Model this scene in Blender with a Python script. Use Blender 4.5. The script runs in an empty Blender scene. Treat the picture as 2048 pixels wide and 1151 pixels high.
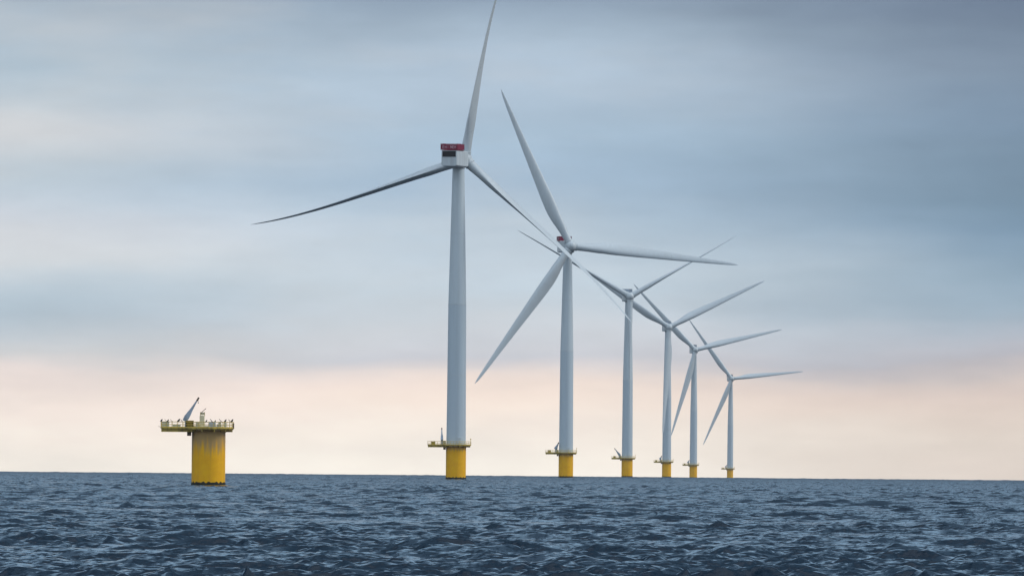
import bpy, bmesh, math, random
import numpy as np
from mathutils import Vector, Matrix

random.seed(7)
rng = np.random.default_rng(11)
S = bpy.context.scene
col = S.collection
RE = 7.4e6            # effective earth radius with refraction (m)
H0 = 4.9              # eye height over the water
FPX = 24960.0         # focal length in 2048-wide pixels
PITCH = (922.8 - 575.5) / FPX
ROLL = math.radians(0.50)

# ------------------------------------------------------------------ camera
fw = Vector((0, math.cos(PITCH), math.sin(PITCH)))
rt0 = Vector((1, 0, 0)); up0 = rt0.cross(fw)
rt = rt0 * math.cos(ROLL) + up0 * math.sin(ROLL)
up = rt.cross(fw)
cam = bpy.data.cameras.new('camera'); co = bpy.data.objects.new('camera', cam); col.objects.link(co)
M3 = Matrix((rt, up, -fw)).transposed()
co.matrix_world = Matrix.Translation((0, 0, H0)) @ M3.to_4x4()
cam.sensor_width = 36; cam.lens = 36 * FPX / 2048
cam.clip_start = 1; cam.clip_end = 60000
S.camera = co

def ground_x(px, py, d):
    r = fw + rt * ((px - 1024) / FPX) - up * ((py - 575.5) / FPX)
    return r.x / r.y * d

# ------------------------------------------------------------------ helpers
def lin(c):
    return tuple(((v / 255) / 12.92 if v / 255 <= .04045 else ((v / 255 + .055) / 1.055) ** 2.4) for v in c) + (1,)

def tag(o, label=None, cat=None, group=None, kind=None):
    for k, v in (('label', label), ('category', cat), ('group', group), ('kind', kind)):
        if v: o[k] = v
    return o

def empty(name, loc):
    o = bpy.data.objects.new(name, None); o.location = loc
    o.empty_display_size = 2; col.objects.link(o); return o

class MB:
    """collects shapes into one mesh"""
    def __init__(s): s.bm = bmesh.new()
    def box(s, c, size, rot=None, bev=0):
        g = bmesh.ops.create_cube(s.bm, size=1)
        m = Matrix.Translation(c) @ (rot.to_4x4() if rot else Matrix()) @ Matrix.Diagonal((*size, 1))
        bmesh.ops.transform(s.bm, matrix=m, verts=g['verts'])
        if bev:
            es = list({e for v in g['verts'] for e in v.link_edges})
            bmesh.ops.bevel(s.bm, geom=es, offset=bev, segments=3, affect='EDGES', profile=.6)
        return s
    def tube(s, a, b, r, r2=None, n=10):
        a = Vector(a); b = Vector(b); d = b - a
        q = d.to_track_quat('Z', 'Y').to_matrix().to_4x4()
        g = bmesh.ops.create_cone(s.bm, cap_ends=True, segments=n, radius1=r, radius2=r if r2 is None else r2, depth=d.length)
        bmesh.ops.transform(s.bm, matrix=Matrix.Translation((a + b) / 2) @ q, verts=g['verts'])
        return s
    def lathe(s, prof, n=64, mat=None, cap=True):
        rings = []
        for (r, z) in prof:
            ring = []
            for k in range(n):
                a = 2 * math.pi * k / n
                v = Vector((r * math.cos(a), r * math.sin(a), z))
                if mat: v = mat @ v
                ring.append(s.bm.verts.new(v))
            rings.append(ring)
        for i in range(len(rings) - 1):
            for k in range(n):
                s.bm.faces.new((rings[i][k], rings[i][(k + 1) % n], rings[i + 1][(k + 1) % n], rings[i + 1][k]))
        if cap:
            s.bm.faces.new(rings[0][::-1]); s.bm.faces.new(rings[-1])
        return s
    def prism(s, pts, z0, z1):
        lo = [s.bm.verts.new((x, y, z0)) for x, y in pts]; hi = [s.bm.verts.new((x, y, z1)) for x, y in pts]
        n = len(pts)
        for k in range(n): s.bm.faces.new((lo[k], lo[(k + 1) % n], hi[(k + 1) % n], hi[k]))
        s.bm.faces.new(lo[::-1]); s.bm.faces.new(hi); return s
    def xform(s, m):
        bmesh.ops.transform(s.bm, matrix=m, verts=s.bm.verts[:]); return s
    def build(s, name, mat, parent=None, smooth=None):
        bmesh.ops.recalc_face_normals(s.bm, faces=s.bm.faces[:])
        me = bpy.data.meshes.new(name); s.bm.to_mesh(me); s.bm.free()
        me.materials.append(mat)
        if smooth is not None:
            me.polygons.foreach_set('use_smooth', [True] * len(me.polygons))
            me.set_sharp_from_angle(angle=math.radians(smooth))
        o = bpy.data.objects.new(name, me); col.objects.link(o)
        if parent: o.parent = parent
        return o

# ------------------------------------------------------------------ materials
def new_mat(name):
    m = bpy.data.materials.new(name); m.use_nodes = True
    nt = m.node_tree; b = nt.nodes['Principled BSDF']
    return m, nt, b

def N(nt, t, **kw):
    n = nt.nodes.new(t)
    for k, v in kw.items(): setattr(n, k, v)
    return n

def math_node(nt, op, a, b=None, c=None, clamp=False):
    n = N(nt, 'ShaderNodeMath', operation=op, use_clamp=clamp)
    for i, v in enumerate((a, b, c)):
        if v is None: continue
        if isinstance(v, (int, float)): n.inputs[i].default_value = v
        else: nt.links.new(v, n.inputs[i])
    return n.outputs[0]

def mix_col(nt, f, a, b, blend='MIX'):
    n = N(nt, 'ShaderNodeMix', data_type='RGBA', blend_type=blend)
    for i, v in ((0, f), (6, a), (7, b)):
        if isinstance(v, (int, float)): n.inputs[i].default_value = v
        elif isinstance(v, tuple): n.inputs[i].default_value = v
        else: nt.links.new(v, n.inputs[i])
    return n.outputs[2]

def maprange(nt, v, a, b, c=0., d=1., interp='LINEAR'):
    n = N(nt, 'ShaderNodeMapRange', interpolation_type=interp)
    nt.links.new(v, n.inputs[0])
    for i, x in enumerate((a, b, c, d)): n.inputs[i + 1].default_value = x
    return n.outputs[0]

def weathered(name, base, dirt, rough=.45, streak=.35, spec=.4):
    m, nt, b = new_mat(name)
    tc = N(nt, 'ShaderNodeTexCoord')
    mp = N(nt, 'ShaderNodeMapping'); mp.inputs['Scale'].default_value = (1.1, 1.1, .05)
    nt.links.new(tc.outputs['Object'], mp.inputs[0])
    n1 = N(nt, 'ShaderNodeTexNoise'); n1.inputs['Scale'].default_value = 1.3; n1.inputs['Detail'].default_value = 5
    nt.links.new(mp.outputs[0], n1.inputs[0])
    n2 = N(nt, 'ShaderNodeTexNoise'); n2.inputs['Scale'].default_value = .35; n2.inputs['Detail'].default_value = 4
    nt.links.new(tc.outputs['Object'], n2.inputs[0])
    f = math_node(nt, 'MULTIPLY', maprange(nt, n1.outputs[0], .42, .72), streak)
    f2 = math_node(nt, 'MULTIPLY', maprange(nt, n2.outputs[0], .35, .7), streak * .6)
    ff = math_node(nt, 'ADD', f, f2, clamp=True)
    nt.links.new(mix_col(nt, ff, (*base, 1), (*dirt, 1)), b.inputs['Base Color'])
    nt.links.new(maprange(nt, n2.outputs[0], .3, .7, rough - .06, rough + .1), b.inputs['Roughness'])
    b.inputs['Specular IOR Level'].default_value = spec
    return m

def tower_mat():
    m, nt, b = new_mat('tower_paint')
    tc = N(nt, 'ShaderNodeTexCoord'); sx = N(nt, 'ShaderNodeSeparateXYZ'); nt.links.new(tc.outputs['Object'], sx.inputs[0])
    mp = N(nt, 'ShaderNodeMapping'); mp.inputs['Scale'].default_value = (1, 1, .04)
    nt.links.new(tc.outputs['Object'], mp.inputs[0])
    n1 = N(nt, 'ShaderNodeTexNoise'); n1.inputs['Scale'].default_value = 1.1; n1.inputs['Detail'].default_value = 5
    nt.links.new(mp.outputs[0], n1.inputs[0])
    # the three tower sections came in slightly different batches of paint
    st = maprange(nt, sx.outputs[2], 56.9, 57.1)
    base = mix_col(nt, st, (.54, .63, .69, 1), (.60, .68, .725, 1))
    f = math_node(nt, 'MULTIPLY', maprange(nt, n1.outputs[0], .45, .75), .22)
    nt.links.new(mix_col(nt, f, base, (.36, .38, .38, 1)), b.inputs['Base Color'])
    b.inputs['Roughness'].default_value = .42
    b.inputs['Specular IOR Level'].default_value = .35
    return m

def yellow_mat(name, top, stain_z, stain_amt):
    m, nt, b = new_mat(name)
    tc = N(nt, 'ShaderNodeTexCoord'); sx = N(nt, 'ShaderNodeSeparateXYZ'); nt.links.new(tc.outputs['Object'], sx.inputs[0])
    mp = N(nt, 'ShaderNodeMapping'); mp.inputs['Scale'].default_value = (1, 1, .06)
    nt.links.new(tc.outputs['Object'], mp.inputs[0])
    n1 = N(nt, 'ShaderNodeTexNoise'); n1.inputs['Scale'].default_value = 1.25; n1.inputs['Detail'].default_value = 6; n1.inputs['Roughness'].default_value = .62
    nt.links.new(mp.outputs[0], n1.inputs[0])
    n2 = N(nt, 'ShaderNodeTexNoise'); n2.inputs['Scale'].default_value = .8; n2.inputs['Detail'].default_value = 6
    nt.links.new(tc.outputs['Object'], n2.inputs[0])
    # run-down grime washed from the deck: longest where the streak noise is high
    h = maprange(nt, sx.outputs[2], stain_z, top, 0, 1)
    s = math_node(nt, 'ADD', math_node(nt, 'MULTIPLY', n1.outputs[0], 1.7), math_node(nt, 'MULTIPLY', h, 1.05))
    f = maprange(nt, s, 1.12, 1.62, 0, stain_amt, 'SMOOTHSTEP')
    base = mix_col(nt, maprange(nt, n2.outputs[0], .3, .7), (1.0, .53, .005, 1), (.95, .46, .005, 1))
    c = mix_col(nt, f, base, (.48, .31, .13, 1))
    f3 = math_node(nt, 'MULTIPLY', maprange(nt, n1.outputs[0], .56, .75), .3)
    c = mix_col(nt, f3, c, (.25, .17, .07, 1))
    nt.links.new(c, b.inputs['Base Color'])
    b.inputs['Roughness'].default_value = .5
    b.inputs['Specular IOR Level'].default_value = .3
    return m

MT = dict(
    tower=tower_mat(),
    white=weathered('white_shell', (.60, .665, .70), (.34, .36, .36), .42, .3),
    blade=weathered('blade_gelcoat', (.60, .665, .70), (.44, .46, .47), .3, .2, .5),
    pile=yellow_mat('yellow_pile', 11.0, 8.5, .55),
    pile_old=yellow_mat('yellow_stained_pile', 11.0, 4.2, .92),
    yrail=weathered('yellow_rail', (.88, .62, .10), (.25, .2, .12), .55, .5),
    deck=weathered('deck_steel', (.66, .47, .09), (.10, .08, .05), .7, .7),
    cream=weathered('cream_panel', (.84, .76, .50), (.35, .3, .2), .6, .4),
    growth=weathered('marine_growth', (.020, .026, .014), (.008, .009, .006), .8, .8),
    red=weathered('red_panel', (.25, .010, .048), (.12, .008, .03), .5, .4),
    redrail=weathered('red_rail', (.30, .012, .045), (.12, .008, .03), .5, .4),
    letter=weathered('pale_lettering', (.62, .40, .46), (.5, .3, .36), .6, .2),
    dark=weathered('dark_grille', (.012, .013, .018), (.02, .02, .025), .6, .5),
    crane=weathered('crane_paint', (.36, .44, .54), (.16, .17, .2), .5, .5),
    brown=weathered('weathered_steel', (.16, .12, .08), (.07, .05, .04), .7, .6),
    olive=weathered('yellow_locker', (.50, .36, .03), (.12, .09, .02), .6, .8),
    bird=weathered('dark_plumage', (.018, .017, .018), (.04, .035, .03), .7, .6),
    lamp=weathered('beacon_glass', (.10, .03, .03), (.08, .03, .03), .3, .2),
)

SL1, SL2 = 2.1, 1.0
def sea_mat():
    m, nt, b = new_mat('sea_water')
    geo = N(nt, 'ShaderNodeNewGeometry')
    pos = geo.outputs['Position']
    def noise(scale, det, sc=(1, 1, 1), rough=.55):
        mp = N(nt, 'ShaderNodeMapping'); mp.inputs['Scale'].default_value = sc
        nt.links.new(pos, mp.inputs[0])
        n = N(nt, 'ShaderNodeTexNoise'); n.inputs['Scale'].default_value = scale
        n.inputs['Detail'].default_value = det; n.inputs['Roughness'].default_value = rough
        nt.links.new(mp.outputs[0], n.inputs[0]); return n.outputs[0]
    sx = N(nt, 'ShaderNodeSeparateXYZ'); nt.links.new(pos, sx.inputs[0])
    ln = N(nt, 'ShaderNodeVectorMath', operation='LENGTH'); nt.links.new(pos, ln.inputs[0])
    dist = ln.outputs['Value']
    big = noise(.02, 4, (.5, 1.6, 1))
    c = mix_col(nt, maprange(nt, big, .3, .7), (.003, .0125, .026, 1), (.004, .018, .035, 1))
    # sparse foam flecks on crests
    fo = noise(.55, 6, (.5, 1.2, 1), .7)
    patch = noise(.045, 2, (.6, 1, 1))
    foam = math_node(nt, 'MULTIPLY', maprange(nt, fo, .70, .76), maprange(nt, patch, .60, .68))
    c = mix_col(nt, math_node(nt, 'MULTIPLY', foam, .7), c, (.6, .66, .7, 1))
    nt.links.new(c, b.inputs['Base Color'])
    b.inputs['IOR'].default_value = 1.333
    nt.links.new(maprange(nt, dist, 400, 6000, .06, .25), b.inputs['Roughness'])
    # capillary and short wind waves: slopes read straight from coloured noise
    def slopes(scale, sc, det, amp):
        mp = N(nt, 'ShaderNodeMapping'); mp.inputs['Scale'].default_value = sc
        nt.links.new(pos, mp.inputs[0])
        n = N(nt, 'ShaderNodeTexNoise'); n.inputs['Scale'].default_value = scale
        n.inputs['Detail'].default_value = det; n.inputs['Roughness'].default_value = .62
        nt.links.new(mp.outputs[0], n.inputs[0])
        a = N(nt, 'ShaderNodeVectorMath', operation='SUBTRACT'); nt.links.new(n.outputs['Color'], a.inputs[0]); a.inputs[1].default_value = (.5, .5, .5)
        b_ = N(nt, 'ShaderNodeVectorMath', operation='MULTIPLY'); nt.links.new(a.outputs[0], b_.inputs[0]); b_.inputs[1].default_value = (amp, amp, 0)
        return b_.outputs[0]
    def vadd(a, b2):
        n = N(nt, 'ShaderNodeVectorMath', operation='ADD'); nt.links.new(a, n.inputs[0]); nt.links.new(b2, n.inputs[1]); return n.outputs[0]
    sl = vadd(slopes(2.3, (1, 1.1, 1), 6, SL1), slopes(.35, (1, 1.3, 1), 3, SL2))
    nn = N(nt, 'ShaderNodeVectorMath', operation='NORMALIZE'); nt.links.new(vadd(geo.outputs['Normal'], sl), nn.inputs[0])
    nt.links.new(nn.outputs[0], b.inputs['Normal'])
    return m

# ------------------------------------------------------------------ sea
def build_sea():
    # radial rows
    rs = [0.5]
    while rs[-1] < 440: rs.append(rs[-1] + max(.8, rs[-1] * .03))
    while rs[-1] < 15000: rs.append(rs[-1] + .24 * (rs[-1] / 450) ** 1.48)
    rs = np.array(rs)
    fine = np.linspace(-3.1, 3.1, 1090)
    side = []
    a = 3.4; st = .01
    while a < 180: a += st; st *= 1.04; side.append(min(a, 180))
    side = np.array(side[:-1])
    th = np.radians(np.concatenate((-side[::-1], fine, side, [180.])))   # closes with a seam behind the camera
    th = np.concatenate(([-math.pi], th))
    R, T = np.meshgrid(rs, th, indexing='ij')
    dr = np.gradient(rs)[:, None]; dl = np.gradient(th)[None, :] * R
    samp = np.maximum(dr * np.interp(R, [900, 2500], [1, .12]), dl).astype(np.float32)
    X = (R * np.sin(T)).astype(np.float64); Y = (R * np.cos(T)).astype(np.float64)
    Z = np.zeros_like(X, dtype=np.float32); DX = np.zeros_like(Z); DY = np.zeros_like(Z)
    n = 120
    lam = np.exp(rng.uniform(math.log(.75), math.log(30), n))
    main = math.radians(250)
    # gust patches: rougher and calmer areas
    gust = np.zeros_like(Z)
    for q in range(9):
        L = rng.uniform(25, 160); a = rng.uniform(0, math.pi)
        gust += np.cos(2 * math.pi / L * (X * math.cos(a) + Y * math.sin(a)) + rng.uniform(0, 6.28)).astype(np.float32)
    gust = np.clip(1 + .15 * gust, .45, 1.6)
    rmin = samp.min(axis=1)
    for L in lam:
        k = 2 * math.pi / L
        spread = 1.0 if L < 5 else (.7 if L < 11 else .4)
        d = main + rng.normal(0, spread)
        slope = float(np.interp(math.log(L), np.log([.75, 1.5, 3, 6, 12, 30]), [.038, .050, .043, .024, .011, .007]))
        A = slope / k * rng.uniform(.6, 1.4)
        cx, cy = math.cos(d), math.sin(d)
        rows = np.nonzero(rmin < L / 2.0)[0]
        if not len(rows): continue
        e = rows[-1] + 1
        ph = (k * (X[:e] * cx + Y[:e] * cy) + rng.uniform(0, 6.283)).astype(np.float32)
        fade = np.clip((L / samp[:e] - 2.0) / 2.0, 0, 1)
        fade = fade * fade * (3 - 2 * fade) * A
        if L < 9: fade = fade * gust[:e]
        sn = np.sin(ph); cs = np.cos(ph)
        Z[:e] += fade * cs
        DX[:e] -= fade * sn * cx * .85; DY[:e] -= fade * sn * cy * .85
    Z = Z - (R * R / (2 * RE)).astype(np.float32)
    V = np.stack((X + DX, Y + DY, Z), -1).astype(np.float32).reshape(-1, 3)
    nr, nt_ = R.shape
    i = np.arange(nr - 1)[:, None] * nt_ + np.arange(nt_ - 1)[None, :]
    q = np.stack((i, i + nt_, i + nt_ + 1, i + 1), -1).reshape(-1, 4)[:, ::-1].astype(np.int32)
    me = bpy.data.meshes.new('sea')
    me.vertices.add(len(V)); me.vertices.foreach_set('co', V.ravel())
    me.loops.add(q.size); me.loops.foreach_set('vertex_index', q.ravel())
    me.polygons.add(len(q)); me.polygons.foreach_set('loop_start', np.arange(0, q.size, 4, dtype=np.int32))
    me.polygons.foreach_set('use_smooth', np.ones(len(q), dtype=bool))
    me.update(calc_edges=True)
    print('sea verts', len(V), 'normal z', me.polygons[len(q) // 2].normal.z)
    me.materials.append(sea_mat())
    o = bpy.data.objects.new('sea', me); col.objects.link(o); o['kind'] = 'structure'
build_sea()

# ------------------------------------------------------------------ turbine parts
PILE_R = 3.27; DECK_Z = 11.35

def ring_outline(off=0.0):
    """platform plan: ring round the tower with a laydown area to the left"""
    R = 4.95 + off; w = 2.9 + off; xl = -9.3 - off
    pts = [(xl, -w)]
    a0 = math.asin(w / R)
    pts.append((-R * math.cos(a0), -w))
    k = 26
    for i in range(1, k):
        a = math.pi + a0 + (2 * math.pi - 2 * a0) * i / k
        pts.append((R * math.cos(a), R * math.sin(a)))
    pts.append((-R * math.cos(a0), w)); pts.append((xl, w))
    return pts

def walk(pts, step):
    out = []
    n = len(pts)
    for i in range(n):
        a = Vector(pts[i]); b = Vector(pts[(i + 1) % n]); L = (b - a).length
        m = max(1, round(L / step))
        for j in range(m): out.append(a + (b - a) * j / m)
    return out

def make_foundation(root, old=False, detail=True):
    z = DECK_Z
    p = MB().lathe([(PILE_R, -8), (PILE_R, z - .9), (PILE_R + .10, z - .88), (PILE_R + .10, z - .42), (PILE_R, z - .40), (PILE_R, z - .36)], 72)
    pile = p.build('foundation_pile', MT['pile_old' if old else 'pile'], root, 40)
    g = MB()
    prof = []
    n = 72
    rings = []
    for (r, zz, jit) in ((PILE_R + .02, -8, 0), (PILE_R + .10, -1, .03), (PILE_R + .09, .45, .05), (PILE_R + .012, .85, .0)):
        ring = []
        for k in range(n):
            a = 2 * math.pi * k / n
            dz = .22 * math.sin(k * 1.7) * math.sin(k * .31 + 1) if zz > .8 else 0
            rr = r + random.uniform(-jit, jit)
            ring.append(g.bm.verts.new((rr * math.cos(a), rr * math.sin(a), zz + dz)))
        rings.append(ring)
    for i in range(3):
        for k in range(n):
            g.bm.faces.new((rings[i][k], rings[i][(k + 1) % n], rings[i + 1][(k + 1) % n], rings[i + 1][k]))
    g.build('waterline_growth', MT['growth'], pile, 60)
    # deck with beams beneath
    d = MB().prism(ring_outline(), z - .12, z)
    d.prism(ring_outline(-.15), z - .34, z - .123)
    for y in (-2.4, 0, 2.4): d.box((-6.2, y, z - .57), (5.9, .22, .46))
    for x in (-8.9, -6.6, -4.4): d.box((x, 0, z - .52), (.2, 4.5, .35))
    for k in range(12):
        a = 2 * math.pi * (k + .5) / 12
        if abs(a - math.pi) < .6: continue
        d.box((4.05 * math.cos(a), 4.05 * math.sin(a), z - .55), (1.4, .16, .4), Matrix.Rotation(a, 3, 'Z'))
    deck = d.build('platform', MT['deck'], root)
    # railing round the edge
    r = MB(); o = ring_outline(-.08)
    for q in walk(o, 1.15):
        r.box((q.x, q.y, z + .575), (.075, .075, 1.15))
    for i in range(len(o)):
        a = o[i]; b = o[(i + 1) % len(o)]
        for h in (1.15, .62, ):
            r.tube((*a, z + h), (*b, z + h), .055, n=6)
        mid = ((a[0] + b[0]) / 2, (a[1] + b[1]) / 2, z + .10); L = math.hypot(a[0] - b[0], a[1] - b[1])
        r.box(mid, (L, .03, .26), Matrix.Rotation(math.atan2(b[1] - a[1], b[0] - a[0]), 3, 'Z'))
    r.build('railing', MT['yrail'], deck)
    # cable hang-off bracket under the deck beside the pile
    MB().box((-3.75, -1.6, z - 1.1), (.8, .7, .9), bev=.05).box((-3.6, -1.6, z - .62), (1.3, .9, .12)).build('bracket', MT['brown'], root)
    # ladder / boat landing fenders at the back of the pile
    return pile, deck

def make_crane(root, tip, base=(-4.6, -1.4), fat=1.0, light=False):
    z = DECK_Z
    b = Vector((base[0], base[1], z + 1.9)); t = Vector(tip)
    t = Vector((t.x, t.y, z + t.z))
    p = MB().tube((b.x, b.y, z), (b.x, b.y, z + 1.7), .30, .26, 16)
    p.tube((b.x, b.y, z), (b.x, b.y, z + .12), .55, n=16)
    ped = p.build('crane', MT['crane'], root, 40)
    MB().tube((b.x, b.y, z + 1.7), (b.x, b.y, z + 1.95), .44, n=16).box((b.x, b.y, z + 2.15), (.75, .55, .5), bev=.06).build('crane_turret', MT['crane'], ped, 40)
    # tapering box boom
    d = (t - b); L = d.length; q = d.to_track_quat('Z', 'X').to_matrix().to_4x4()
    bm = MB()
    sec = [(-.2, .42, .32), (.05, .50, .40), (.22, .42, .34), (.45, .27, .22), (.75, .16, .16), (.985, .11, .11)]
    rings = []
    for s, a, c in sec:
        a *= fat; c *= fat
        rings.append([bm.bm.verts.new((x * a, y * c, s * L + (.2 if s < 0 else 0))) for x, y in ((-1, -1), (1, -1), (1, 1), (-1, 1))])
    for i in range(len(rings) - 1):
        for k in range(4):
            bm.bm.faces.new((rings[i][k], rings[i][(k + 1) % 4], rings[i + 1][(k + 1) % 4], rings[i + 1][k]))
    bm.bm.faces.new(rings[0][::-1]); bm.bm.faces.new(rings[-1])
    bm.xform(Matrix.Translation(b) @ q)
    bm.build('crane_boom', MT['crane'], ped)
    h = MB().box(t - d.normalized() * .15, (.34, .34, .75), d.to_track_quat('Z', 'X').to_matrix())
    h.tube(t, t - Vector((0, 0, .8)), .03, n=6).box(t - Vector((0, 0, .85)), (.16, .16, .2))
    h.build('crane_hook_head', MT['brown'], ped)
    return ped

def blade_mesh(bm, pitch, bend, R=77.0, r0=1.7, n=34, m=22):
    """blade pointing up (+Z) of a rotor facing -Y; leading edge to +X at pitch 0"""
    def chord(s):
        xs = [0, .03, .08, .15, .22, .30, .45, .6, .75, .88, .95, .985, 1]
        ys = [3.3, 3.3, 3.6, 4.8, 5.5, 5.3, 4.35, 3.4, 2.5, 1.75, 1.2, .7, .12]
        return float(np.interp(s, xs, ys))
    def thick(s):
        return float(np.interp(s, [0, .03, .1, .2, .3, .5, .75, 1], [1, 1, .74, .44, .34, .25, .2, .16]))
    rings = []
    for i in range(n + 1):
        s = (i / n); s = s ** 1.0 if i < n else 1.0
        c = chord(s); t = thick(s) * c
        rd = max(0, min(1, (s - .02) / .16))
        tw = math.radians(float(np.interp(s, [0, .1, .2, .5, 1], [14, 14, 11, 4, -1])))
        p = math.radians(pitch) + tw
        ax = .5 * (1 - rd) + .33 * rd
        ring = []
        for k in range(m):
            u = 2 * math.pi * k / m
            cx = .5 * (1 + math.cos(u))            # 0 TE .. 1 LE, measured from LE: 1-cx
            x = 1 - cx
            yt = .5 * math.sin(u)
            naca = 5 * (.2969 * math.sqrt(max(x, 0)) - .126 * x - .3516 * x * x + .2843 * x ** 3 - .1036 * x ** 4)
            ya = math.copysign(naca, math.sin(u)) if abs(math.sin(u)) > 1e-6 else 0
            yy = (yt * (1 - rd) + ya * rd) * t
            xx = (ax - x) * c
            # camber
            yy += -.03 * rd * c * math.sin(math.pi * x)
            X = xx * math.cos(p) + yy * math.sin(p)
            Y = -xx * math.sin(p) + yy * math.cos(p)
            bd = bend * s ** 4.2
            X += -math.sin(math.radians(pitch)) * bd
            Y += -math.cos(math.radians(pitch)) * bd
            ring.append(bm.verts.new((X, Y, r0 + s * (R - r0))))
        rings.append(ring)
    for i in range(n):
        for k in range(m):
            bm.faces.new((rings[i][k], rings[i][(k + 1) % m], rings[i + 1][(k + 1) % m], rings[i + 1][k]))
    bm.faces.new(rings[0][::-1]); bm.faces.new(rings[-1])

def make_turbine(name, label, px, py, d, hub_h, heading, phi, pitch, bends, crane_tip, cr_fat=1.0, red=True, lens=(77., 77., 77.)):
    """heading: direction the rotor faces, degrees from straight to the camera, + = to the right"""
    root = empty(name, (ground_x(px, py, d), d, -d * d / (2 * RE)))
    tag(root, label, 'wind turbine', 'offshore wind turbines standing in a row')
    make_foundation(root)
    z0 = DECK_Z
    zt = hub_h - 2.9
    r0, r1 = 3.16, 1.92
    prof = [(r0 + .08, z0), (r0 + .08, z0 + .25), (r0, z0 + .27)]
    for i in range(1, 15):
        z = z0 + (zt - z0) * i / 14
        prof.append((float(np.interp(z, [z0, 57, zt], [r0, 2.92, r1])), z))
    t = MB().lathe(prof, 72)
    tower = t.build('tower', MT['tower'], root, 50)
    for zf in (34., 57., 80.):
        f = MB()
        rr = float(np.interp(zf, [z0, 57, zt], [r0, 2.92, r1]))
        f.lathe([(rr + .0, zf - .10), (rr + .035, zf - .08), (rr + .035, zf + .08), (rr + .0, zf + .10)], 72, cap=False)
        f.build('flange', MT['white'], tower, 30)
    MB().box((1.0, -r0 - .02, z0 + 1.35), (1.0, .16, 2.2), bev=.04).build('door', MT['white'], tower)
    make_crane(root, crane_tip, fat=cr_fat)
    MB().box((-3.9, 1.7, z0 + .7), (1.0, 1.1, 1.4), bev=.05).build('cabinet', MT['cream'], root)
    MB().box((-7.4, -1.6, z0 + .5), (1.3, 1.0, .9), bev=.06).box((-7.4, -1.6, z0 + 1.0), (1.4, 1.1, .1)).build('locker', MT['olive'], root)
    MB().tube((4.75, -.9, z0), (4.75, -.9, z0 + 1.75), .07, n=8).tube((4.75, -.9, z0 + 1.75), (4.75, -.9, z0 + 2.1), .18, n=12).build('navigation_lantern', MT['yrail'], root, 30)

    yaw = math.radians(heading)
    Ry = Matrix.Rotation(yaw, 4, 'Z')
    Tn = Matrix.Translation((0, 0, hub_h)) @ Ry
    # nacelle: box hull facing -Y (front), tail at +Y
    n = MB()
    W = 2.68
    sec = [(-3.6, 1.9, -1.9, 1.9), (-3.2, 2.35, -2.25, 2.35), (-1.6, W, -2.45, 2.72), (2.5, W, -2.5, 2.80), (9.6, W * .985, -2.38, 2.80), (10.4, W * .96, -2.25, 2.74)]
    rings = []
    for (y, w, zb, zt2) in sec:
        c = .38
        pts = [(-w + c, zb), (w - c, zb), (w, zb + c), (w, zt2 - c * .6), (w - c * .6, zt2), (-w + c * .6, zt2), (-w, zt2 - c * .6), (-w, zb + c)]
        rings.append([n.bm.verts.new((x, y, z)) for x, z in pts])
    for i in range(len(rings) - 1):
        for k in range(8):
            n.bm.faces.new((rings[i][k], rings[i][(k + 1) % 8], rings[i + 1][(k + 1) % 8], rings[i + 1][k]))
    n.bm.faces.new(rings[0][::-1]); n.bm.faces.new(rings[-1])
    n.xform(Tn)
    nac = n.build('nacelle', MT['white'], root, 25)
    # yaw skirt under the nacelle
    MB().lathe([(2.02, -3.0), (2.15, -2.75), (2.15, -2.30)], 48).xform(Tn).build('yaw_collar', MT['white'], nac, 40)
    # tail cooler opening: frame + slats
    g = MB().box((0, 10.42, 1.62), (4.5, .10, 1.85))
    for k in range(7): g.box((0, 10.50, .80 + k * .27), (4.4, .06, .10))
    g.xform(Tn).build('cooler_grille', MT['dark'], nac)
    # hoist platform fence on the roof, solid red panels
    h0, h1 = 2.84, 4.75
    y0, y1 = (2.9 if heading > 90 else 5.0), 10.55
    wf = W + .12
    fl = MB().box((0, (y0 + y1) / 2, 2.86), (2 * wf, y1 - y0, .10)).xform(Tn).build('hoist_deck', MT['redrail' if red else 'crane'], nac)
    pn = MB()
    for (a, b) in (((-wf, y1), (wf, y1)), ((wf, y0), (wf, y1)), ((-wf, y0), (-wf, y1)), ((-wf, y0), (wf, y0))):
        L = math.hypot(b[0] - a[0], b[1] - a[1]); ang = math.atan2(b[1] - a[1], b[0] - a[0]); R3 = Matrix.Rotation(ang, 3, 'Z')
        cx, cy = (a[0] + b[0]) / 2, (a[1] + b[1]) / 2
        pn.box((cx, cy, (h0 + h1) / 2 + .12), (L - .06, .05, h1 - h0 - .25), R3)
        m_ = max(2, round(L / 1.3))
        for j in range(m_ + 1):
            q = (a[0] + (b[0] - a[0]) * j / m_, a[1] + (b[1] - a[1]) * j / m_)
            pn.box((q[0], q[1], (h0 + h1) / 2 + .10), (.12, .12, h1 - h0 + .1))
        pn.box((cx, cy, h1 + .16), (L + .1, .11, .11), R3)
    pn.xform(Tn)
    fence = pn.build('hoist_fence', MT['red' if red else 'crane'], nac)
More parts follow.
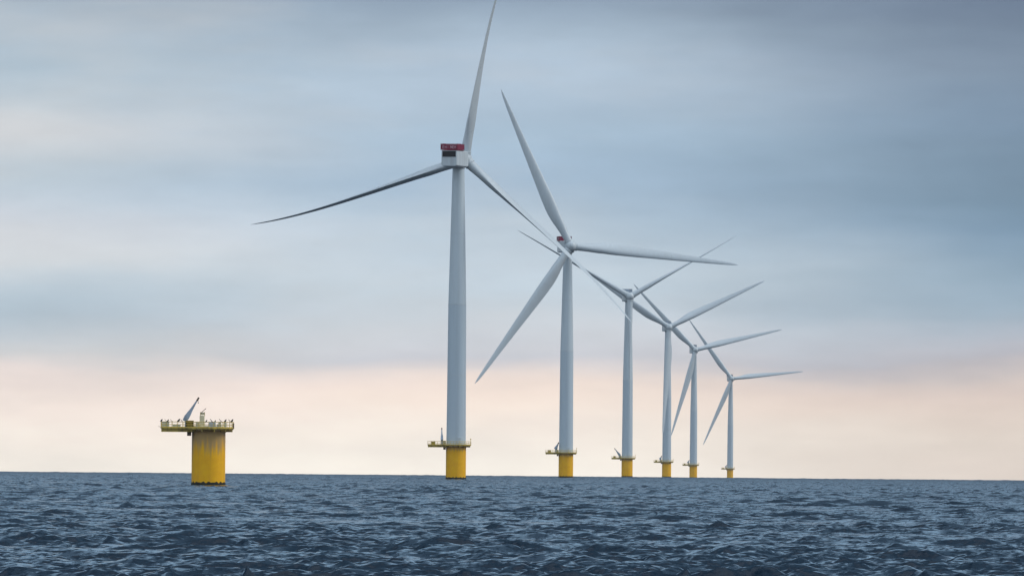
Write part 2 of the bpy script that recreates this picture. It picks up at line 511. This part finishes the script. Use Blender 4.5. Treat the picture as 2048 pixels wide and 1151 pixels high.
    # pale lettering on the panels, too small to read in the photograph: upright strokes and bars
    def glyphs(face, xs, zc):
        for (u, w, kind) in xs:
            lt = MB()
            for (du, dz, ww, hh) in {'H': [(-.5, 0, .2, 1), (.5, 0, .2, 1), (0, 0, .85, .18)],
                                     'E': [(-.5, 0, .2, 1), (.0, .42, .95, .16), (.0, 0, .9, .16), (.0, -.42, .95, .16)],
                                     'I': [(0, 0, .24, 1)],
                                     'N': [(-.5, 0, .2, 1), (.5, 0, .2, 1), (-.18, .2, .5, .3), (.18, -.1, .5, .3)]}[kind]:
                c = (u + du * w, zc + dz * .95)
                if face == 'rear': lt.box((-c[0], y1 + .06, c[1]), (ww * w, .05, hh * .95))
                else: lt.box((wf + .06 if face == 'right' else -wf - .06, c[0], c[1]), (.05, ww * w, hh * .95))
            lt.xform(Tn); lt.build('letter', MT['letter'], fence)
    if red:
        glyphs('rear', [(-1.9, .5, 'E'), (-1.1, .5, 'H'), (-.35, .3, 'I'), (.75, .5, 'N'), (1.45, .5, 'E'), (2.1, .4, 'H')], 3.85)
        glyphs('right' if heading > 90 else 'left', [(9.2, .9, 'E'), (7.6, .9, 'H'), (6.0, .9, 'N')], 3.85)
    # wind mast + obstruction light near the front of the roof
    MB().tube((.9, -.4, 2.75), (.9, -.4, 4.6), .07, n=8).tube((.3, -.4, 4.5), (1.5, -.4, 4.5), .05, n=8).tube((.3, -.4, 4.5), (.3, -.4, 4.95), .12, n=8).tube((1.5, -.4, 4.5), (1.5, -.4, 4.95), .12, n=8).xform(Tn).build('wind_mast', MT['brown'], nac)
    MB().tube((-1.3, .6, 2.75), (-1.3, .6, 3.1), .2, n=10).tube((-1.3, .6, 3.1), (-1.3, .6, 3.55), .28, .2, 12).xform(Tn).build('beacon', MT['lamp'], nac)
    # rotor
    tilt = math.radians(5)
    OV = 6.4
    Rt = Tn @ Matrix.Translation((0, -OV, .35)) @ Matrix.Rotation(-tilt, 4, 'X')
    # lathe axis Z -> axis -Y : rotate +90 about X
    Lm = Rt @ Matrix.Rotation(math.radians(90), 4, 'X')
    sp = MB().lathe([(1.95, -2.7), (2.25, -2.4), (2.45, -1.2), (2.5, 0), (2.42, .9), (2.1, 1.75), (1.55, 2.45), (.85, 2.9), (.25, 3.05)], 40, Lm)
    hub = sp.build('rotor_hub', MT['white'], root, 50)
    for k in range(3):
        ang = math.radians(phi + 120 * k)       # from the front, ccw from right
        b = MB()
        blade_mesh(b.bm, pitch[k] if isinstance(pitch, tuple) else pitch, bends[k], R=lens[k])
        b.xform(Rt @ Matrix.Rotation(-(ang - math.pi / 2) , 4, 'Y'))
        b.build('blade', MT['blade'], root, 60)
        c = MB().lathe([(1.86, 1.3), (1.86, 2.75), (1.72, 2.8)], 32, cap=False).xform(Rt @ Matrix.Rotation(-(ang - math.pi / 2), 4, 'Y'))
        c.build('blade_collar', MT['white'], hub, 40)
    return root

# the six turbines. Angles read ccw from the right as seen in the picture; behind-view is mirrored
T = [
 # px, py(base), ppm, hub, heading, phi, pitch, bends, crane tip(x,y,z above deck), label
 (911.5, 957, 6.15, 104.0, 180 - 17.0, 180 - 78.9, (78, 86, 78), (6.5, 3.2, 3.6), (-4.7, 1.5, 5.3), 1.0,
  'tallest turbine in front, seen from behind with a red fenced platform on its nacelle'),
 (1131.5, 954, 4.45, 103.6, 12, 114.2, 2, (1.5, 1.5, 1.5), (-3.4, -2.5, 4.4), 1.2,
  'second tallest turbine, one long blade reaching down left and one out to the right'),
 (1254, 952.5, 3.40, 105.8, 7, 29.6, 82, (.5, .5, .5), (-7.4, -2.0, 5.6), 1.3,
  'third turbine of the row, two slim edge-on blades in a wide V above its tower'),
 (1333, 952.5, 2.80, 106.8, 8, 26, 8, (1, 1, 1), (-3.6, -2.5, 4.0), 1.4,
  'fourth turbine, one broad blade rising right and one blade hanging straight down its tower'),
 (1386.5, 952.5, 2.35, 108.6, 8, 13.5, 8, (1, 1, 1), (-3.6, -2.5, 4.0), 1.4,
  'fifth turbine, second from the right end, lower blade slanting close to its tower'),
 (1460, 953, 1.90, 105.6, 8, 6, 8, (1, 1, 1), (-3.4, -2.5, 4.0), 1.4,
  'farthest and smallest turbine at the right end of the row, one blade pointing level rightward'),
]
for i, (px, py, ppm, hub, head, phi, pitch, bends, tip, fat, label) in enumerate(T):
    make_turbine('wind_turbine', label, px, py, FPX / ppm, hub, head, phi, pitch, bends, tip, fat, i < 2, (73.5, 77., 77.) if i == 2 else (77., 77., 77.))

# ------------------------------------------------------------------ bare foundation on the left
d0 = FPX / 10.3
base = empty('turbine_foundation', (ground_x(416.5, 966, d0), d0, -d0 * d0 / (2 * RE)))
tag(base, 'stained yellow foundation without a tower, its platform carrying a grey crane', 'foundation')
pile, deck = make_foundation(base, old=True)
z = DECK_Z
make_crane(base, (-2.05, -1.3, 5.7), base=(-4.35, -1.4), fat=1.0)
# cover plate over the pile mouth
MB().lathe([(3.1, z), (3.1, z + .35), (2.9, z + .42)], 48).build('pile_cover', MT['cream'], base, 40)
# navigation aid cabinet with its tilted solar panel on a mast frame
cb = MB().box((-1.25, -2.2, z + 1.2), (.95, .7, 2.4), bev=.05).box((-1.15, -2.2, z + 2.75), (.8, .1, .5)).build('lantern_cabinet', MT['cream'], base)
fr = MB()
for x in (-1.6, -.75): fr.tube((x, -2.2, z + 2.3), (x, -2.2, z + 3.1), .05, n=8)
fr.tube((-1.65, -2.2, z + 2.95), (-.7, -2.2, z + 2.95), .05, n=8)
fr.build('panel_frame', MT['yrail'], cb)
MB().box((-1.0, -2.2, z + 3.35), (1.35, .95, .10), Matrix.Rotation(math.radians(-42), 3, 'Y')).build('solar_panel', MT['brown'], cb)
# lockers, drum and crates fixed on the deck
lk = MB()
lk.box((-4.35, -2.2, z + .72), (.06, .9, 1.35)).box((-2.9, -2.2, z + .72), (.06, .9, 1.35)).box((-3.62, -2.2, z + 1.38), (1.5, .9, .08)).box((-3.62, -1.8, z + .72), (1.4, .06, 1.3)).box((-3.62, -2.2, z + .1), (1.4, .8, .1)).box((-3.62, -2.62, z + .72), (.08, .06, 1.3))
lk.build('yellow_locker', MT['olive'], base)
MB().box((.75, -3.2, z + .62), (1.35, 1.0, 1.15), bev=.12).build('covered_winch', MT['white'], base)
MB().box((2.1, -3.1, z + .4), (.9, .7, .75), bev=.06).build('equipment_box', MT['white'], base)
# cream infill sheets behind parts of the railing
for (x0, x1, y, nm) in ((-9.0, -7.6, -2.78, 0), (-7.0, -5.4, -2.78, 1), (-2.4, -1.7, -4.25, 2), (2.0, 2.5, -4.1, 3), (3.0, 3.5, -3.6, 4)):
    hgt = 1.0 if nm != 1 else .55
    MB().box(((x0 + x1) / 2, y, z + .12 + hgt / 2), (x1 - x0, .04, hgt)).build('infill_sheet', MT['cream'], deck)
MB().box((-6.45, -2.3, z + .28), (.55, .5, .5), bev=.05).tube((-6.0, -2.2, z + .02), (-6.0, -2.2, z + .6), .18, n=12).build('bollard', MT['brown'], base)
MB().box((-9.55, 0, z + .18), (.5, 1.4, .08), Matrix.Rotation(math.radians(28), 3, 'Y')).build('landing_flap', MT['cream'], base)
MB().tube((4.8, -.9, z - .1), (4.8, -.9, z + .9), .16, n=12).build('lantern_post', MT['brown'], base)

# birds resting on the handrail
def bird_mesh(lean):
    b = MB()
    # one continuous body: tail, belly, breast, neck, head, bill
    path = [(-.34, .02, .03), (-.22, .06, .07), (-.11, .14, .13), (.0, .20, .165), (.06, .29, .15), (.09, .36, .10), (.11, .41, .08), (.14, .44, .085), (.19, .45, .05), (.26, .44, .015)]
    rings = []
    for i, (x, zz, r) in enumerate(path):
        p0 = path[max(0, i - 1)]; p1 = path[min(len(path) - 1, i + 1)]
        d = Vector((p1[0] - p0[0], 0, p1[1] - p0[1])).normalized(); nrm = Vector((-d.z, 0, d.x))
        rings.append([b.bm.verts.new(Vector((x * lean, 0, zz)) + nrm * r * math.sin(a) + Vector((0, 1, 0)) * r * .85 * math.cos(a)) for a in [2 * math.pi * k / 8 for k in range(8)]])
    for i in range(len(rings) - 1):
        for k in range(8): b.bm.faces.new((rings[i][k], rings[i][(k + 1) % 8], rings[i + 1][(k + 1) % 8], rings[i + 1][k]))
    b.bm.faces.new(rings[0][::-1]); b.bm.faces.new(rings[-1])
    for y in (-.04, .04): b.tube((0, y, -.0), (0, y, .14), .014, n=5)
    return b
birds = [(-9.1, 1, 1.0, 'dark bird perched at the outer left corner of the platform rail'),
         (-8.3, -1, .9, 'dark bird perched second from the left corner of the rail'),
         (-7.85, 1, .85, 'small dark bird sitting in the middle of the left end rail group'),
         (-7.2, -1, .9, 'dark bird sitting on the rail over the cream sheet left of the gap'),
         (-5.75, 1, 1.15, 'larger dark bird perched on the rail just left of the crane foot'),
         (-5.2, -1, .9, 'small dark bird sitting on the rail against the crane foot'),
         (-.35, 1, .8, 'small dark bird on the rail just right of the lantern cabinet'),
         (.6, -1, 1.15, 'dark bird perched above the white covered winch'),
         (1.35, 1, .7, 'smallest dark bird on the rail above the white equipment box'),
         (2.35, -1, 1.2, 'upright dark bird on the rail left of the two birds near the right end'),
         (3.3, 1, 1.05, 'dark bird on the right part of the rail, alone between its neighbours'),
         (4.1, -1, 1.05, 'dark bird second from the right end of the platform rail'),
         (4.55, 1, 1.15, 'dark bird perched at the far right end of the platform rail')]
o_ = ring_outline(-.08)
for (x, ln, sc, label) in birds:
    # front edge of the railing
    if x < -4.0: y = -2.82
    else: y = -math.sqrt(max(0, 4.87 ** 2 - x * x))
    b = bird_mesh(ln).build('perched_bird', MT['bird'], None, 60)
    b.location = Vector((x, y, z + 1.18)) + base.location
    b.rotation_euler = (0, 0, random.uniform(-.5, .5)); b.scale = (sc, sc, sc)
    tag(b, label, 'bird', 'dark birds resting on the foundation rail')

# ------------------------------------------------------------------ haze
HZ = 1.1e-5
if HZ:
    hb = MB().box((0, 0, 92), (33000, 33000, 226))
    hm = bpy.data.materials.new('haze_air'); hm.use_nodes = True
    nt = hm.node_tree; nt.nodes.clear()
    out = N(nt, 'ShaderNodeOutputMaterial'); pv = N(nt, 'ShaderNodeVolumePrincipled')
    pv.inputs['Color'].default_value = (.93, .93, .95, 1); pv.inputs['Density'].default_value = HZ
    pv.inputs['Anisotropy'].default_value = .3
    nt.links.new(pv.outputs[0], out.inputs['Volume'])
    ho = hb.build('haze', hm); ho['kind'] = 'stuff'

# ------------------------------------------------------------------ sky
w = bpy.data.worlds.new('World'); S.world = w; w.use_nodes = True
nt = w.node_tree; nt.nodes.clear()
out = N(nt, 'ShaderNodeOutputWorld'); bg = N(nt, 'ShaderNodeBackground')
tc = N(nt, 'ShaderNodeTexCoord'); sx = N(nt, 'ShaderNodeSeparateXYZ'); nt.links.new(tc.outputs['Generated'], sx.inputs[0])
x_, y_, z_ = sx.outputs
az = math_node(nt, 'ARCTAN2', x_, y_)
u = math_node(nt, 'MULTIPLY', az, FPX / 1000)            # kilo-pixels of the long lens, 0 = view axis
el = math_node(nt, 'ARCSINE', z_)
v = math_node(nt, 'MULTIPLY', el, FPX / 1000)
def skynoise(su, sv, scale, det, off=0., rough=.5):
    cb_ = N(nt, 'ShaderNodeCombineXYZ')
    nt.links.new(math_node(nt, 'MULTIPLY', u, su), cb_.inputs[0]); nt.links.new(math_node(nt, 'MULTIPLY', v, sv), cb_.inputs[1])
    cb_.inputs[2].default_value = off
    n = N(nt, 'ShaderNodeTexNoise'); n.inputs['Scale'].default_value = scale; n.inputs['Detail'].default_value = det
    n.inputs['Roughness'].default_value = rough
    nt.links.new(cb_.outputs[0], n.inputs[0]); return math_node(nt, 'SUBTRACT', n.outputs[0], .5)
warp = math_node(nt, 'MULTIPLY', skynoise(1.3, 4.5, 1.0, 4, 3.1), .13)
warp2 = math_node(nt, 'MULTIPLY', skynoise(3.5, 26, 1.0, 3, 7.7), .022)
v2 = math_node(nt, 'ADD', math_node(nt, 'ADD', v, warp), warp2)
SKY = [ # y in the photograph, left, middle, right
 (930, (251, 242, 230), (254, 246, 234), (224, 211, 200)),
 (850, (249, 236, 225), (253, 240, 227), (224, 210, 198)),
 (780, (246, 231, 222), (250, 232, 219), (221, 204, 194)),
 (742, (238, 225, 219), (232, 221, 216), (206, 195, 191)),
 (715, (214, 213, 213), (208, 208, 213), (184, 181, 186)),
 (690, (203, 209, 214), (208, 211, 217), (178, 183, 193)),
 (640, (184, 199, 210), (206, 213, 220), (158, 176, 191)),
 (580, (190, 204, 214), (198, 211, 221), (145, 168, 186)),
 (530, (210, 215, 219), (196, 210, 221), (138, 163, 183)),
 (450, (203, 210, 218), (182, 200, 215), (126, 153, 176)),
 (380, (188, 201, 211), (165, 187, 207), (120, 145, 166)),
 (280, (205, 208, 211), (168, 190, 209), (121, 144, 165)),
 (230, (194, 203, 210), (171, 191, 209), (121, 143, 165)),
 (150, (172, 190, 204), (174, 192, 209), (124, 142, 162)),
 (60, (168, 184, 198), (160, 178, 195), (116, 133, 153)),
 (0, (158, 175, 190), (144, 162, 181), (106, 122, 143)),
]
def ramp(ci):
    r = N(nt, 'ShaderNodeValToRGB'); r.color_ramp.interpolation = 'CARDINAL'
    es = r.color_ramp.elements
    while len(es) > 1: es.remove(es[0])
    for i, row in enumerate(SKY):
        p = (922.8 - row[0]) / 1000.
        p = (p + .05) / 1.05
        if i == 0: e = es[0]; e.position = p
        else: e = es.new(p)
        e.color = lin(row[ci])
    nt.links.new(maprange(nt, v2, -.05, 1.0), r.inputs[0]); return r.outputs[0]
L_, C_, R_ = ramp(1), ramp(2), ramp(3)
uw = math_node(nt, 'ADD', u, math_node(nt, 'MULTIPLY', skynoise(1.2, 7, 1, 3, 1.3), .7))
c = mix_col(nt, maprange(nt, uw, -1.05, -.05, 0, 1, 'SMOOTHSTEP'), L_, C_)
c = mix_col(nt, maprange(nt, uw, .0, 1.1, 0, 1, 'SMOOTHSTEP'), c, R_)
# thin streaks
stk = math_node(nt, 'ADD', math_node(nt, 'ADD', math_node(nt, 'MULTIPLY', skynoise(2.2, 9, 1, 6, 9.2, .6), .22), math_node(nt, 'MULTIPLY', skynoise(1.6, 3.2, 1, 4, 5.2, .55), .18)), 1.08)
hs = N(nt, 'ShaderNodeVectorMath', operation='SCALE'); nt.links.new(c, hs.inputs[0]); nt.links.new(stk, hs.inputs['Scale'])
mot = math_node(nt, 'ADD', math_node(nt, 'MULTIPLY', skynoise(5, 15, 1, 5, 14.1, .62), .13), 1.0)
hs2 = N(nt, 'ShaderNodeVectorMath', operation='SCALE'); nt.links.new(hs.outputs[0], hs2.inputs[0]); nt.links.new(mot, hs2.inputs['Scale'])
warm = mix_col(nt, maprange(nt, skynoise(1.4, 6, 1, 4, 21.3, .55), -.02, .22, 0, .28), hs2.outputs[0], (.66, .64, .62, 1))
low = mix_col(nt, maprange(nt, uw, -.2, .8, 0, 1), warm, hs2.outputs[0])
# the overcast dome above the framed strip
def dome(hi):
    r = N(nt, 'ShaderNodeValToRGB'); es = r.color_ramp.elements
    es[0].position = 0; es[0].color = (*hi[0][1], 1); es[1].position = 1; es[1].color = (*hi[-1][1], 1)
    for p, cc in hi[1:-1]: e = es.new(p); e.color = (*cc, 1)
    nt.links.new(maprange(nt, el, 0, math.pi / 2), r.inputs[0]); return r.outputs[0]
# added unseen sky: dark ahead to darken sea reflections, bright overhead/behind to light towers
dark_ahead = dome([(0.0, (.32, .47, .64)), (.08, (.29, .46, .65)), (.16, (.105, .175, .265)), (.45, (.075, .12, .17)), (.7, (.5, .58, .70)), (1.0, (1.15, 1.27, 1.42))])
thin = dome([(0.0, (.56, .61, .65)), (.2, (.59, .72, .86)), (.6, (.84, .98, 1.14)), (1.0, (1.15, 1.27, 1.42))])
domec = mix_col(nt, maprange(nt, y_, .55, -.25, 0, 1, 'SMOOTHSTEP'), dark_ahead, thin)
dn = N(nt, 'ShaderNodeTexNoise'); dn.inputs['Scale'].default_value = 3.0; dn.inputs['Detail'].default_value = 5
mp = N(nt, 'ShaderNodeMapping'); mp.inputs['Scale'].default_value = (1, 1, 3.5); nt.links.new(tc.outputs['Generated'], mp.inputs[0]); nt.links.new(mp.outputs[0], dn.inputs[0])
dsc = N(nt, 'ShaderNodeVectorMath', operation='SCALE'); nt.links.new(domec, dsc.inputs[0]); nt.links.new(maprange(nt, dn.outputs[0], .3, .7, .75, 1.25), dsc.inputs['Scale'])
cloud = mix_col(nt, maprange(nt, v, .95, 2.6, 0, 1, 'SMOOTHSTEP'), low, dsc.outputs[0])
# a little clear-sky light through the cover
SUN_EL, SUN_AZ = math.radians(36), math.radians(86)      # azimuth clockwise from +Y
sky = N(nt, 'ShaderNodeTexSky', sky_type='NISHITA'); sky.sun_disc = False
sky.sun_elevation = SUN_EL; sky.sun_rotation = SUN_AZ
ss = N(nt, 'ShaderNodeVectorMath', operation='SCALE'); nt.links.new(sky.outputs[0], ss.inputs[0]); ss.inputs['Scale'].default_value = .10
cover = maprange(nt, v, 1.0, 4.0, 1.0, .92)
nt.links.new(mix_col(nt, cover, ss.outputs[0], cloud), bg.inputs[0])
bg.inputs[1].default_value = 1.0
nt.links.new(bg.outputs[0], out.inputs[0])

sl = bpy.data.lights.new('sun', 'SUN'); sl.energy = 1.35; sl.angle = math.radians(22); sl.color = (1, .95, .88)
so = bpy.data.objects.new('sun', sl); col.objects.link(so)
sd = Vector((math.sin(SUN_AZ) * math.cos(SUN_EL), math.cos(SUN_AZ) * math.cos(SUN_EL), math.sin(SUN_EL)))
so.rotation_euler = sd.to_track_quat('Z', 'Y').to_euler(); so.location = (0, 0, 300)

S.view_settings.view_transform = 'Standard'; S.view_settings.look = 'None'
S.view_settings.exposure = 0; S.view_settings.gamma = 1
S.render.engine = 'CYCLES'
S.cycles.use_denoising = True
S.cycles.volume_bounces = 0
S.cycles.max_bounces = 6
